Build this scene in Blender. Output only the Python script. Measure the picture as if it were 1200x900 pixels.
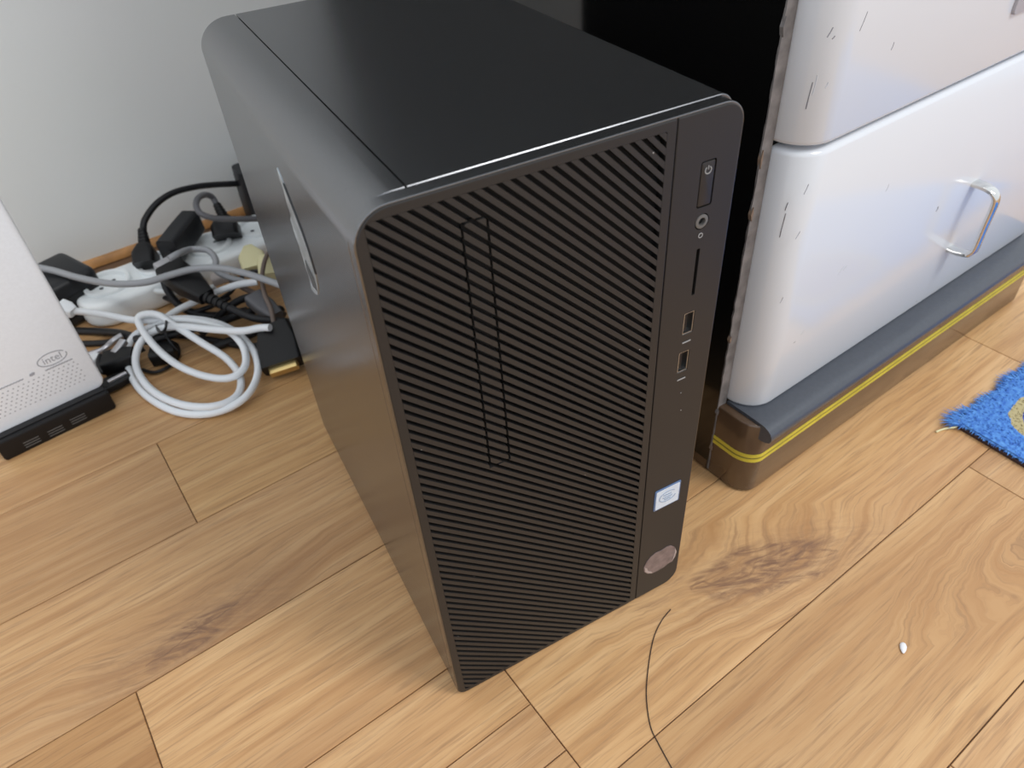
import bpy, bmesh, math, random
from mathutils import Vector, Matrix
random.seed(7)
scene = bpy.context.scene
COL = scene.collection
for o in list(bpy.data.objects): bpy.data.objects.remove(o)

# ------------------------------------------------------------------ camera
F_PX, YAW, PITCH, ROLL = 862.63, 0.576936, 0.724959, -0.08225
CAM = Vector((-0.07812, -0.21059, 0.45324))
fw = Vector((math.sin(YAW)*math.cos(PITCH), math.cos(YAW)*math.cos(PITCH), -math.sin(PITCH)))
r0 = Vector((math.cos(YAW), -math.sin(YAW), 0)); u0 = r0.cross(fw)
RT = math.cos(ROLL)*r0 + math.sin(ROLL)*u0
UP = -math.sin(ROLL)*r0 + math.cos(ROLL)*u0
cd = bpy.data.cameras.new('camera'); cam = bpy.data.objects.new('camera', cd); COL.objects.link(cam)
M = Matrix((RT, UP, -fw)).transposed().to_4x4(); M.translation = CAM
cam.matrix_world = M
cd.sensor_width = 36; cd.lens = F_PX/1200*36; cd.clip_start = .01; cd.clip_end = 50
cd.dof.use_dof = True; cd.dof.focus_distance = .40; cd.dof.aperture_fstop = 13
scene.camera = cam
# ------------------------------------------------------------------ light
w = bpy.data.worlds.new('room_light'); scene.world = w; w.use_nodes = True
w.node_tree.nodes['Background'].inputs[0].default_value = (.90, .945, 1.0, 1)
w.node_tree.nodes['Background'].inputs[1].default_value = 1.08
ld = bpy.data.lights.new('ceiling_lamp_light', 'AREA'); ld.shape = 'SQUARE'; ld.size = .8; ld.energy = 36
ld.color = (1.0, .98, .95)
lamp = bpy.data.objects.new('ceiling_lamp_light', ld); COL.objects.link(lamp)
lamp.location = (1.05, -1.45, 2.3)
lamp.rotation_euler = (Vector((.1, .1, 0)) - lamp.location).to_track_quat('-Z', 'Y').to_euler()
vs = scene.view_settings
vs.view_transform = 'Standard'; vs.look = 'None'; vs.gamma = 1; vs.use_curve_mapping = False; vs.exposure = 0

# ------------------------------------------------------------------ pixel helpers
def ray(px, py): return fw + (px-600)/F_PX*RT - (py-450)/F_PX*UP
def on_plane(px, py, axis, val):
    d = ray(px, py); return CAM + d*((val-CAM[axis])/d[axis])
def at(px, py, z=0.0): return on_plane(px, py, 2, z)
def cw(x, y, Y): return on_plane(x/2.3694, 180+y/2.3684, 1, Y)
def ck(x, y, z): return at(x/2.3694, 180+y/2.3684, z)      # coordinates read off an enlarged view of the cable corner

# ------------------------------------------------------------------ materials
MATS = {}
def mat(name, col, rough=.5, metal=0, spec=.5, coat=0, ior=1.5, alpha=None):
    m = bpy.data.materials.new(name); m.use_nodes = True
    b = m.node_tree.nodes['Principled BSDF']
    b.inputs['Base Color'].default_value = (*col, 1); b.inputs['Roughness'].default_value = rough
    b.inputs['Metallic'].default_value = metal; b.inputs['Specular IOR Level'].default_value = spec
    b.inputs['Coat Weight'].default_value = coat; b.inputs['IOR'].default_value = ior
    MATS[name] = m; return m
class NT:
    def __init__(s, m): s.t = m.node_tree; s.b = s.t.nodes['Principled BSDF']
    def n(s, typ, **kw):
        nd = s.t.nodes.new(typ)
        for k, v in kw.items(): setattr(nd, k, v)
        return nd
    def l(s, a, b): s.t.links.new(a, b)
    def math(s, op, a, b=None, clamp=False):
        nd = s.n('ShaderNodeMath', operation=op); nd.use_clamp = clamp
        for i, x in enumerate((a, b)):
            if x is None: continue
            if isinstance(x, (int, float)): nd.inputs[i].default_value = x
            else: s.l(x, nd.inputs[i])
        return nd.outputs[0]
    def noise(s, vec, scale, detail=3, rough=.5, dist=0):
        nd = s.n('ShaderNodeTexNoise'); s.l(vec, nd.inputs['Vector'])
        nd.inputs['Scale'].default_value = scale; nd.inputs['Detail'].default_value = detail
        nd.inputs['Roughness'].default_value = rough; nd.inputs['Distortion'].default_value = dist
        return nd.outputs['Fac']
    def comb(s, x, y, z):
        nd = s.n('ShaderNodeCombineXYZ')
        for i, v in enumerate((x, y, z)):
            if isinstance(v, (int, float)): nd.inputs[i].default_value = v
            else: s.l(v, nd.inputs[i])
        return nd.outputs[0]
    def ramp(s, fac, stops):
        nd = s.n('ShaderNodeValToRGB'); s.l(fac, nd.inputs[0]); e = nd.color_ramp.elements
        while len(e) > 1: e.remove(e[-1])
        e[0].position = stops[0][0]; e[0].color = (*stops[0][1], 1)
        for p, c in stops[1:]:
            q = e.new(p); q.color = (*c, 1)
        return nd.outputs[0]
    def mix(s, fac, a, b, mode='MIX'):
        nd = s.n('ShaderNodeMix', data_type='RGBA', blend_type=mode)
        for i, x in ((0, fac), (6, a), (7, b)):
            if isinstance(x, (int, float)): nd.inputs[i].default_value = x
            elif isinstance(x, tuple): nd.inputs[i].default_value = (*x, 1)
            else: s.l(x, nd.inputs[i])
        return nd.outputs[2]
    def bump(s, h, strength, dist=.001):
        nd = s.n('ShaderNodeBump'); nd.inputs['Strength'].default_value = strength; nd.inputs['Distance'].default_value = dist
        s.l(h, nd.inputs['Height']); s.l(nd.outputs[0], s.b.inputs['Normal'])
    def pos(s): return s.n('ShaderNodeNewGeometry').outputs['Position']
    def obj(s): return s.n('ShaderNodeTexCoord').outputs['Object']

def fine(name, amt=.06, scale=900, specks=0.0, mott=0, bump=True):
    """fine grain on a plain material, optionally scattered dust specks"""
    m = MATS[name]; t = NT(m); v = t.obj()
    f = t.noise(v, scale, 2)
    c = tuple(m.node_tree.nodes['Principled BSDF'].inputs['Base Color'].default_value[:3])
    lo = tuple(x*(1-amt) for x in c); hi = tuple(min(1, x*(1+amt)) for x in c)
    out = t.ramp(f, [(.3, lo), (.7, hi)])
    if mott:
        g = t.noise(v, mott, 4)
        out = t.mix(t.math('MULTIPLY', g, .35), out, tuple(x*.72 for x in c))
    if specks:
        vo = t.n('ShaderNodeTexVoronoi'); t.l(v, vo.inputs['Vector']); vo.inputs['Scale'].default_value = 130
        near = t.math('LESS_THAN', vo.outputs['Distance'], .045)
        sep = t.n('ShaderNodeSeparateColor'); t.l(vo.outputs['Color'], sep.inputs[0])
        rare = t.math('LESS_THAN', sep.outputs[0], specks)
        out = t.mix(t.math('MULTIPLY', near, rare), out, (.32, .31, .30))
    t.l(out, t.b.inputs['Base Color'])
    if bump: t.bump(f, .08, .0004)
    return m

# wood floor -----------------------------------------------------------
def wood_material():
    m = mat('oak_vinyl_plank', (.6, .38, .2), .42); t = NT(m)
    sep = t.n('ShaderNodeSeparateXYZ'); t.l(t.pos(), sep.inputs[0]); x, y = sep.outputs[0], sep.outputs[1]
    oi = t.n('ShaderNodeObjectInfo'); rnd = oi.outputs['Random']
    warp = t.noise(t.comb(t.math('MULTIPLY', x, 4), t.math('MULTIPLY', y, 12), t.math('MULTIPLY', rnd, 37)), 1, 2)
    yy = t.math('ADD', y, t.math('MULTIPLY', t.math('SUBTRACT', warp, .5), .020))
    # knots: centre, tilt, half length, half width of the brown core, lower limit in y, reach of the bent grain
    knots = [(.224, -.056, -21, .066, .021, -.0935, 2.2, .030, .95), (-.122, .150, 6, .036, .013, .1335, 3.2, .022, .95), (.40, -.150, -4, .10, .022, -.205, 1.6, -.05, 0)]
    g = yy; core = None; rim = None
    for i, (kx, ky, tilt, a, b, lim, reach, warpk, amt) in enumerate(knots):
        ca, sa = math.cos(math.radians(tilt)), math.sin(math.radians(tilt))
        px_ = t.math('SUBTRACT', x, kx); py_ = t.math('SUBTRACT', y, ky)
        du = t.math('DIVIDE', t.math('ADD', t.math('MULTIPLY', px_, ca), t.math('MULTIPLY', py_, sa)), a)
        dv_ = t.math('DIVIDE', t.math('SUBTRACT', t.math('MULTIPLY', py_, ca), t.math('MULTIPLY', px_, sa)), b)
        wob = t.noise(t.comb(x, y, 3.1*i), 34, 3)
        r = t.math('ADD', t.math('SQRT', t.math('ADD', t.math('MULTIPLY', du, du), t.math('MULTIPLY', dv_, dv_))), t.math('MULTIPLY', t.math('SUBTRACT', wob, .5), .7))
        keep = t.math('GREATER_THAN', y, lim)
        k = t.math('MULTIPLY', t.math('SUBTRACT', 1, t.math('DIVIDE', r, reach), True), keep)
        g = t.math('ADD', g, t.math('MULTIPLY', k, warpk))
        if amt:
            cr_ = t.math('MULTIPLY', t.math('MULTIPLY', t.math('SUBTRACT', 1.12, r, True), 2.6, True), t.math('MULTIPLY', keep, amt))
            halo = t.math('MULTIPLY', t.math('POWER', k, 1.2), .75*amt)
            cr_ = t.math('MAXIMUM', cr_, halo)
            crack = t.math('MULTIPLY', t.math('LESS_THAN', t.math('ABSOLUTE', t.math('ADD', dv_, t.math('MULTIPLY', t.math('SUBTRACT', wob, .5), 1.2))), .045), t.math('MULTIPLY', t.math('LESS_THAN', r, .9), keep))
            core = cr_ if core is None else t.math('MAXIMUM', core, cr_)
            rim = crack if rim is None else t.math('MAXIMUM', rim, crack)
    off = t.math('MULTIPLY', rnd, 91)
    fine_g = t.noise(t.comb(t.math('MULTIPLY', x, 26), t.math('MULTIPLY', g, 620), off), 1, 3, .6)
    mid_g = t.noise(t.comb(t.math('MULTIPLY', x, 6), t.math('MULTIPLY', g, 130), off), 1, 4, .6)
    big = t.noise(t.comb(t.math('MULTIPLY', x, 2.2), t.math('MULTIPLY', g, 16), off), 1, 2)
    c1 = t.ramp(mid_g, [(.30, (.46, .245, .100)), (.48, (.585, .345, .155)), (.70, (.69, .445, .222))])
    c1 = t.mix(t.math('MULTIPLY', t.math('SUBTRACT', big, .44, True), 2.2, True), c1, (.40, .205, .085))
    dark = t.math('MULTIPLY', t.math('SUBTRACT', fine_g, .50, True), 3.3, True)
    c2 = t.mix(dark, c1, (.34, .19, .09))
    sw = t.noise(t.comb(t.math('MULTIPLY', x, 30), t.math('MULTIPLY', t.math('ADD', y, t.math('MULTIPLY', x, .36)), 105), 2.0), 1, 4, .65, 2.2)
    swc = t.math('MULTIPLY', t.math('SUBTRACT', sw, .38, True), 4.0, True)
    kd = t.math('MULTIPLY', core, t.math('ADD', .28, t.math('MULTIPLY', swc, .72)), True)
    c3 = t.mix(kd, c2, (.215, .112, .062))
    c3 = t.mix(t.math('MULTIPLY', rim, .32), c3, (.12, .055, .035))
    c4 = t.mix(1.0, c3, oi.outputs['Color'], 'MULTIPLY')
    t.l(c4, t.b.inputs['Base Color'])
    t.l(t.math('ADD', .36, t.math('MULTIPLY', fine_g, .16)), t.b.inputs['Roughness'])
    t.bump(fine_g, .12, .0006)
    return m
WOOD = wood_material()
mat('seam_dark', (.17, .095, .05), .8)
def wall_material():
    m = mat('wall_paper', (.60, .61, .60), .85); t = NT(m); v = t.pos()
    a = t.noise(v, 4, 3); b = t.noise(v, 420, 2)
    t.l(t.ramp(a, [(.3, (.82, .85, .84)), (.7, (.85, .87, .87))]), t.b.inputs['Base Color'])
    t.bump(b, .15, .0006)
wall_material()
mat('skirting_wood', (.52, .26, .09), .5); fine('skirting_wood', .2, 60)
# computer
mat('case_metal', (.205, .212, .225), .27, 1.0); fine('case_metal', .05, 1200, .05, bump=False)
mat('case_top', (.022, .024, .028), .33, .25); fine('case_top', .05, 1200, .02)
mat('bezel_plastic', (.020, .0185, .018), .42, 0, .4); fine('bezel_plastic', .08, 1500)
mat('slat_plastic', (.022, .0205, .020), .45, 0, .4); fine('slat_plastic', .08, 1500, .12)
mat('grille_dark', (.006, .006, .006), .8)
mat('port_black', (.006, .006, .007), .5)
mat('port_metal', (.62, .62, .62), .28, 1)
mat('mark_grey', (.30, .30, .30), .5)
mat('mark_dim', (.12, .115, .11), .5)
mat('badge_white', (.62, .70, .80), .35); fine('badge_white', .05, 700)
mat('badge_edge', (.10, .17, .32), .35)
mat('badge_ink', (.30, .38, .50), .4)
mat('torn_film', (.20, .15, .145), .4); fine('torn_film', .35, 160, mott=90)
mat('torn_film_light', (.40, .33, .31), .4)
mat('peel_shine', (.55, .60, .63), .25, .6); fine('peel_shine', .3, 90)
mat('peel_dark', (.05, .055, .06), .3)
# cabinet
mat('black_lacquer', (.004, .004, .004), .10, 0, .5, 0, 1.55)
mat('plinth_brown', (.085, .050, .028), .16, 0, .6, .3); fine('plinth_brown', .12, 40)
mat('drawer_white', (.665, .69, .73), .16, 0, .5); 
mat('edge_worn', (.17, .155, .15), .7); fine('edge_worn', .35, 120, mott=60)
mat('edge_chip', (.20, .14, .10), .9)
mat('trim_grey', (.070, .078, .094), .30, .1); fine('trim_grey', .06, 300)
mat('stripe_yellow', (.60, .50, .05), .4); fine('stripe_yellow', .12, 80)
mat('stripe_olive', (.20, .17, .03), .5)
mat('chrome', (.72, .72, .70), .12, 1); fine('chrome', .1, 60)
mat('scuff', (.20, .20, .22), .7)
mat('scuff_soft', (.50, .51, .54), .5)
mat('plate_grey', (.42, .41, .44), .4)
# cable corner
mat('device_white', (.86, .89, .94), .4); fine('device_white', .02, 500)
mat('device_print', (.36, .37, .41), .6)
mat('device_hole', (.42, .43, .47), .7)
mat('black_plastic', (.006, .006, .007), .42, 0, .35); fine('black_plastic', .15, 500)
mat('black_satin', (.014, .015, .018), .45, 0, .4); fine('black_satin', .1, 500)
mat('cable_black', (.007, .007, .009), .45, 0, .4)
mat('cable_white', (.86, .89, .92), .38)
mat('cable_grey', (.33, .34, .36), .45)
mat('cable_dark_grey', (.12, .12, .13), .45)
mat('strip_white', (.90, .94, .95), .3)
mat('strip_hole', (.10, .11, .12), .6)
mat('gold_plate', (.78, .58, .25), .3, .9)
mat('cream_plastic', (.72, .67, .40), .5)
mat('silver_plug', (.55, .55, .58), .3, .8)
mat('brown_cord', (.16, .12, .10), .6)
mat('label_paper', (.62, .55, .52), .6)
mat('hair', (.03, .015, .008), .5)
mat('crumb', (.80, .80, .82), .6)
def rug_material():
    m = mat('rug_wool', (.05, .16, .55), 1.0, 0, .1); t = NT(m)
    sep = t.n('ShaderNodeSeparateXYZ'); t.l(t.pos(), sep.inputs[0]); x, y = sep.outputs[0], sep.outputs[1]
    # rounded-square ring motif
    wob = t.math('MULTIPLY', t.math('SUBTRACT', t.noise(t.pos(), 90, 2), .5), .005)
    cx, cy, hs = .540, -.146, .066
    dx = t.math('ABSOLUTE', t.math('SUBTRACT', x, cx)); dy = t.math('ABSOLUTE', t.math('SUBTRACT', y, cy))
    d = t.math('POWER', t.math('ADD', t.math('POWER', t.math('DIVIDE', dx, hs), 5), t.math('POWER', t.math('DIVIDE', dy, hs), 5)), .2)
    d = t.math('ADD', d, t.math('MULTIPLY', wob, 12))
    ring = t.math('MULTIPLY', t.math('LESS_THAN', d, 1.0), t.math('GREATER_THAN', d, .87))
    inner = t.math('LESS_THAN', d, .87)
    n = t.noise(t.pos(), 300, 3)
    blue = t.ramp(n, [(.3, (.06, .17, .55)), (.7, (.14, .36, .78))])
    c = t.mix(inner, blue, (.09, .12, .42))
    c = t.mix(ring, c, (.50, .43, .24))
    t.l(c, t.b.inputs['Base Color'])
rug_material()
mat('rug_back_shadow', (.045, .022, .018), .9)  # dark brown backing also paints the shadow line along the rug's left edge

# ------------------------------------------------------------------ geometry helpers
def link(name, me, m, parent=None, smooth=False, loc=None):
    o = bpy.data.objects.new(name, me); COL.objects.link(o)
    me.materials.append(MATS[m] if isinstance(m, str) else m)
    if smooth:
        for p in me.polygons: p.use_smooth = True
    if parent: o.parent = parent
    if loc: o.location = loc
    return o
def from_bm(name, bm, m, parent=None, smooth=False, angle=None):
    me = bpy.data.meshes.new(name); bmesh.ops.recalc_face_normals(bm, faces=bm.faces[:])
    bm.to_mesh(me); bm.free()
    o = link(name, me, m, parent, smooth)
    if angle is not None: autosmooth(o, angle)
    return o
def autosmooth(o, deg=35):
    me = o.data; bm = bmesh.new(); bm.from_mesh(me)
    for f in bm.faces: f.smooth = True
    for e in bm.edges:
        e.smooth = not (len(e.link_faces) != 2 or e.calc_face_angle(0) > math.radians(deg))
    bm.to_mesh(me); bm.free()
def pydata(name, v, f, m, parent=None, smooth=False):
    me = bpy.data.meshes.new(name); me.from_pydata([tuple(p) for p in v], [], f); me.update()
    return link(name, me, m, parent, smooth)
def empty(name, loc=(0, 0, 0), rz=0):
    e = bpy.data.objects.new(name, None); COL.objects.link(e); e.location = loc; e.rotation_euler = (0, 0, rz); e.empty_display_size = .02
    return e
def tag(o, label=None, cat=None, group=None, kind=None):
    for k, v in (('label', label), ('category', cat), ('group', group), ('kind', kind)):
        if v: o[k] = v
    return o
def bm_box(bm, x0, x1, y0, y1, z0, z1, bev=0, seg=2):
    r = bmesh.ops.create_cube(bm, size=1)
    vs_ = r['verts']
    for v in vs_:
        v.co = Vector(((x0+x1)/2+v.co.x*(x1-x0), (y0+y1)/2+v.co.y*(y1-y0), (z0+z1)/2+v.co.z*(z1-z0)))
    if bev:
        es = list({e for v in vs_ for e in v.link_edges})
        bmesh.ops.bevel(bm, geom=es, offset=bev, segments=seg, affect='EDGES', profile=.5)
    return bm
def box(name, x0, x1, y0, y1, z0, z1, m, parent=None, bev=0, seg=2):
    bm = bmesh.new(); bm_box(bm, x0, x1, y0, y1, z0, z1, bev, seg)
    return from_bm(name, bm, m, parent, angle=40 if bev else None)
def rrect(x0, y0, x1, y1, rad, n=6):
    """rounded rectangle outline; rad = radii bl, br, tr, tl"""
    if not isinstance(rad, (tuple, list)): rad = (rad,)*4
    out = []
    for (cx, cy, a0), r in zip(((x0, y0, 180), (x1, y0, 270), (x1, y1, 0), (x0, y1, 90)), rad):
        sx = 1 if cx == x0 else -1; sy = 1 if cy == y0 else -1
        for i in range(n+1):
            a = math.radians(a0+90*i/n)
            out.append((cx+sx*r+r*math.cos(a), cy+sy*r+r*math.sin(a)))
    return out
def prism(name, outline, a0, a1, m, parent=None, axis='y', bev=0, seg=2, angle=40, smooth=True):
    """outline in the plane across the axis; y: (x,z), z: (x,y), x: (y,z)"""
    def P(p, a): return {'y': (p[0], a, p[1]), 'z': (p[0], p[1], a), 'x': (a, p[0], p[1])}[axis]
    bm = bmesh.new()
    A = [bm.verts.new(P(p, a0)) for p in outline]; B = [bm.verts.new(P(p, a1)) for p in outline]
    n = len(outline)
    fa = bm.faces.new(A); fb = bm.faces.new(B[::-1])
    for i in range(n): bm.faces.new((A[i], B[i], B[(i+1) % n], A[(i+1) % n]))
    bmesh.ops.recalc_face_normals(bm, faces=bm.faces[:])
    if bev:
        bmesh.ops.bevel(bm, geom=list(fa.edges)+list(fb.edges), offset=bev, segments=seg, affect='EDGES', profile=.5)
    return from_bm(name, bm, m, parent, angle=angle if smooth else None)
def catmull(pts, per=8, closed=False):
    P = [Vector(p) for p in pts]; out = []
    n = len(P)
    for i in range(n-1):
        p0 = P[max(i-1, 0)]; p1 = P[i]; p2 = P[i+1]; p3 = P[min(i+2, n-1)]
        for k in range(per):
            t = k/per
            out.append(.5*((2*p1)+(p2-p0)*t+(2*p0-5*p1+4*p2-p3)*t*t+(3*p1-p0-3*p2+p3)*t**3))
    out.append(P[-1]); return out
def tube(name, pts, r, m, parent=None, n=10, per=8, cap=True, sm=True):
    path = catmull(pts, per) if sm else [Vector(p) for p in pts]
    v, f = [], []; up = Vector((0, 0, 1)); prev = None
    for i, p in enumerate(path):
        t = (path[min(i+1, len(path)-1)]-path[max(i-1, 0)]).normalized()
        if prev is None:
            a = t.cross(up)
            if a.length < 1e-3: a = t.cross(Vector((1, 0, 0)))
        else: a = prev-t*prev.dot(t)
        a.normalize(); prev = a; b = t.cross(a)
        rr = r(i/(len(path)-1)) if callable(r) else r
        for k in range(n):
            q = 2*math.pi*k/n; v.append(p+(a*math.cos(q)+b*math.sin(q))*rr)
    for i in range(len(path)-1):
        for k in range(n):
            f.append((i*n+k, i*n+(k+1) % n, (i+1)*n+(k+1) % n, (i+1)*n+k))
    if cap: f.append(tuple(range(n))[::-1]); f.append(tuple((len(path)-1)*n+k for k in range(n)))
    o = pydata(name, v, f, m, parent, True); autosmooth(o, 50); return o
def lathe(name, prof, m, parent=None, n=24, mx=None, angle=35):
    """prof: (radius, height) about z"""
    bm = bmesh.new(); rings = []
    for r, h in prof:
        rings.append([bm.verts.new((r*math.cos(2*math.pi*k/n), r*math.sin(2*math.pi*k/n), h)) for k in range(n)])
    for a, b in zip(rings, rings[1:]):
        for k in range(n): bm.faces.new((a[k], a[(k+1) % n], b[(k+1) % n], b[k]))
    bm.faces.new(rings[0][::-1]); bm.faces.new(rings[-1])
    if mx is not None: bmesh.ops.transform(bm, matrix=mx, verts=bm.verts[:])
    return from_bm(name, bm, m, parent, angle=angle)
def clip(poly, nx, nz, d):
    """keep nx*x+nz*z <= d"""
    out = []
    for i in range(len(poly)):
        a, b = poly[i], poly[(i+1) % len(poly)]
        fa = nx*a[0]+nz*a[1]-d; fb = nx*b[0]+nz*b[1]-d
        if fa <= 0: out.append(a)
        if fa*fb < 0:
            t = fa/(fa-fb); out.append((a[0]+(b[0]-a[0])*t, a[1]+(b[1]-a[1])*t))
    return out
def area(poly): return abs(sum(a[0]*b[1]-b[0]*a[1] for a, b in zip(poly, poly[1:]+poly[:1])))/2
def boolean_cut(o, cutters):
    for c in cutters:
        md = o.modifiers.new('cut', 'BOOLEAN'); md.operation = 'DIFFERENCE'; md.object = c; md.solver = 'EXACT'
    bpy.context.view_layer.update()
    dg = bpy.context.evaluated_depsgraph_get()
    me = bpy.data.meshes.new_from_object(o.evaluated_get(dg))
    o.modifiers.clear(); o.data = me
    for c in cutters: bpy.data.objects.remove(c)
    autosmooth(o, 19)
def frame_ring(name, outer, inner, y0, y1, m, parent, bev=.0006, ang=40):
    n = len(outer); bm = bmesh.new()
    L = [[bm.verts.new((p[0], y, p[1])) for p in c] for y in (y0, y1) for c in (outer, inner)]
    o0, i0, o1, i1 = L; front = []
    for k in range(n):
        j = (k+1) % n
        front.append(bm.faces.new((o0[k], o0[j], i0[j], i0[k]))); bm.faces.new((o1[j], o1[k], i1[k], i1[j]))
        bm.faces.new((o0[j], o0[k], o1[k], o1[j])); bm.faces.new((i0[k], i0[j], i1[j], i1[k]))
    bmesh.ops.recalc_face_normals(bm, faces=bm.faces[:])
    if bev:
        es = [e for e in bm.edges if {e.verts[0], e.verts[1]} <= set(o0)]
        bmesh.ops.bevel(bm, geom=es, offset=bev, segments=2, affect='EDGES', profile=.5)
    return from_bm(name, bm, m, parent, angle=ang)
def text_mesh(name, s, size, m, parent, mx, depth=.0002):
    cu = bpy.data.curves.new(name, 'FONT'); cu.body = s; cu.size = size; cu.align_x = 'CENTER'; cu.align_y = 'CENTER'; cu.extrude = depth
    cu.resolution_u = 3
    t = bpy.data.objects.new(name, cu); COL.objects.link(t)
    bpy.context.view_layer.update()
    me = bpy.data.meshes.new_from_object(t.evaluated_get(bpy.context.evaluated_depsgraph_get()))
    bpy.data.objects.remove(t); me.transform(mx); me.materials.clear()
    return link(name, me, m, parent)
FRONT = Matrix(((1, 0, 0, 0), (0, 0, -1, 0), (0, 1, 0, 0), (0, 0, 0, 1)))    # drawing plane -> upright, facing -y
def stroke(name, pts, wd, y, m, parent, th=.00025):
    """flat printed line on a face looking along -y; pts are (x,z)"""
    bm = bmesh.new(); L = []
    P = [Vector((a, b)) for a, b in pts]
    for i, p in enumerate(P):
        t = (P[min(i+1, len(P)-1)]-P[max(i-1, 0)]).normalized(); nrm = Vector((-t.y, t.x))*wd/2
        L.append([bm.verts.new((q.x, yy, q.y)) for yy in (y-th, y+.0003) for q in (p+nrm, p-nrm)])
    for a, b in zip(L, L[1:]):
        bm.faces.new((a[0], a[1], b[1], b[0])); bm.faces.new((a[3], a[2], b[2], b[3]))
        bm.faces.new((a[0], b[0], b[2], a[2])); bm.faces.new((a[1], a[3], b[3], b[1]))
    for a in (L[0], L[-1]): bm.faces.new((a[0], a[2], a[3], a[1]))
    return from_bm(name, bm, m, parent)

# ================================================================== SETTING
WY = .72
fl = box('floor', -1.3, 1.9, -1.4, WY+.0, -.03, -.0014, 'seam_dark'); tag(fl, 'light oak wood plank floor with dark seams', 'floor', kind='structure')
P_W = .1128; Y_TOP = .3590
joints = {   # row (counted from the row whose far seam is at y = .359): measured x of end joints
    0: [-.088, .62], 1: [-.74, .47], 2: [-.166, .41], 3: [.033, .5695], 4: [-.36, .4185], 5: [.20, .78], -1: [-.30, .26], -2: [-.05, .55], -3: [-.40, .20]}
GAP = .0007
tones = {}
def plank(x0, x1, y0, y1, tone=None):
    g = GAP/2; bm = bmesh.new(); c = .0003
    lo = [(x0+g, y0+g), (x1-g, y0+g), (x1-g, y1-g), (x0+g, y1-g)]
    hi = [(x0+g+c, y0+g+c), (x1-g-c, y0+g+c), (x1-g-c, y1-g-c), (x0+g+c, y1-g-c)]
    A = [bm.verts.new((*p, -.0014)) for p in lo]; B = [bm.verts.new((*p, -.0004)) for p in lo]; C = [bm.verts.new((*p, 0)) for p in hi]
    for U, V in ((A, B), (B, C)):
        for i in range(4): bm.faces.new((U[i], U[(i+1) % 4], V[(i+1) % 4], V[i]))
    bm.faces.new(C)
    o = from_bm('plank', bm, WOOD, fl)
    t = tone or (random.uniform(.90, 1.05),)*3
    o.color = (t[0], t[1]*random.uniform(.98, 1.01), t[2]*random.uniform(.95, 1.02), 1)
    return o
for row in range(-3, 15):
    yt = Y_TOP-row*P_W; yb = yt-P_W
    if row in joints: js = list(joints[row])
    else: js = [random.uniform(-.4, .2)]; js.append(js[0]+.55)
    while js[0] > -1.0: js.insert(0, js[0]-random.uniform(.5, .62))
    while js[-1] < 1.6: js.append(js[-1]+random.uniform(.5, .62))
    xs = [-1.3]+[j for j in js if -1.28 < j < 1.88]+[1.9]
    yt = min(yt, WY-.006)
    if yt-yb < .01: continue
    for a, b in zip(xs, xs[1:]):
        if row == 3 and abs(b-.033) < 1e-3:
            for s0, s1 in ((yb, -.066), (-.066, -.031), (-.031, yt)): plank(a, b, s0, s1)
        else:
            tone = None
            if row == 2 and abs(b+.166) < 1e-3: tone = (.80, .74, .66)
            if row == 2 and abs(a+.166) < 1e-3: tone = (1.0, .99, .98)
            if row == 3 and abs(a-.033) < 1e-3: tone = (1.04, 1.05, 1.04)
            if row == 0 and abs(a+.088) < 1e-3: tone = (1.0, .98, .95)
            if row == 5: tone = (.95, .93, .92)
            plank(a, b, yb, yt, tone)
wl = box('wall_back', -1.4, 2.0, WY, WY+.1, -.03, 2.5, 'wall_paper'); tag(wl, 'plain pale grey papered wall', 'wall', kind='structure')
bb = prism('baseboard_back', [(WY, 0), (WY, .0095), (WY-.0035, .009), (WY-.0065, .0055), (WY-.007, 0)], -1.3, 1.9, 'skirting_wood', axis='x')
tag(bb, 'thin orange-brown wooden strip along the foot of the wall', 'baseboard', kind='structure')

# ================================================================== COMPUTER TOWER
PYAW = -.135164; PW, PD, PH = .1697, .2757, .338
pc = empty('computer_tower', (0, 0, 0), PYAW)
tag(pc, 'dark grey desktop computer tower with diagonal slatted front standing on the floor', 'computer')
SEAM = .1346; BZ = .0072
# core
prism('chassis', rrect(.0022, .004, PW-.0022, PH-.0026, (.006, .006, .007, .018), 8), BZ+.002, PD-.004, 'grille_dark', pc)
# left cover wraps over the top edge up to the seam line
def arc(cx, cy, rx, ry, a0, a1, n=10): return [(cx+rx*math.cos(math.radians(a0+(a1-a0)*i/n)), cy+ry*math.sin(math.radians(a0+(a1-a0)*i/n))) for i in range(n+1)]
XS = .0241
outer = [(XS, PH)]+arc(.019, PH-.0165, .019, .0165, 90, 180, 12)+arc(.007, .0085, .007, .007, 180, 270, 6)
inner = [(.007, .0030)]+arc(.008, .0095, .0068, .0066, 260, 180, 6)+arc(.019, PH-.0165, .0178, .0153, 180, 90, 12)+[(XS, PH-.0012)]
prism('side_cover', outer+inner, BZ+.0010, PD, 'case_metal', pc, bev=.0003, seg=1)
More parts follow.
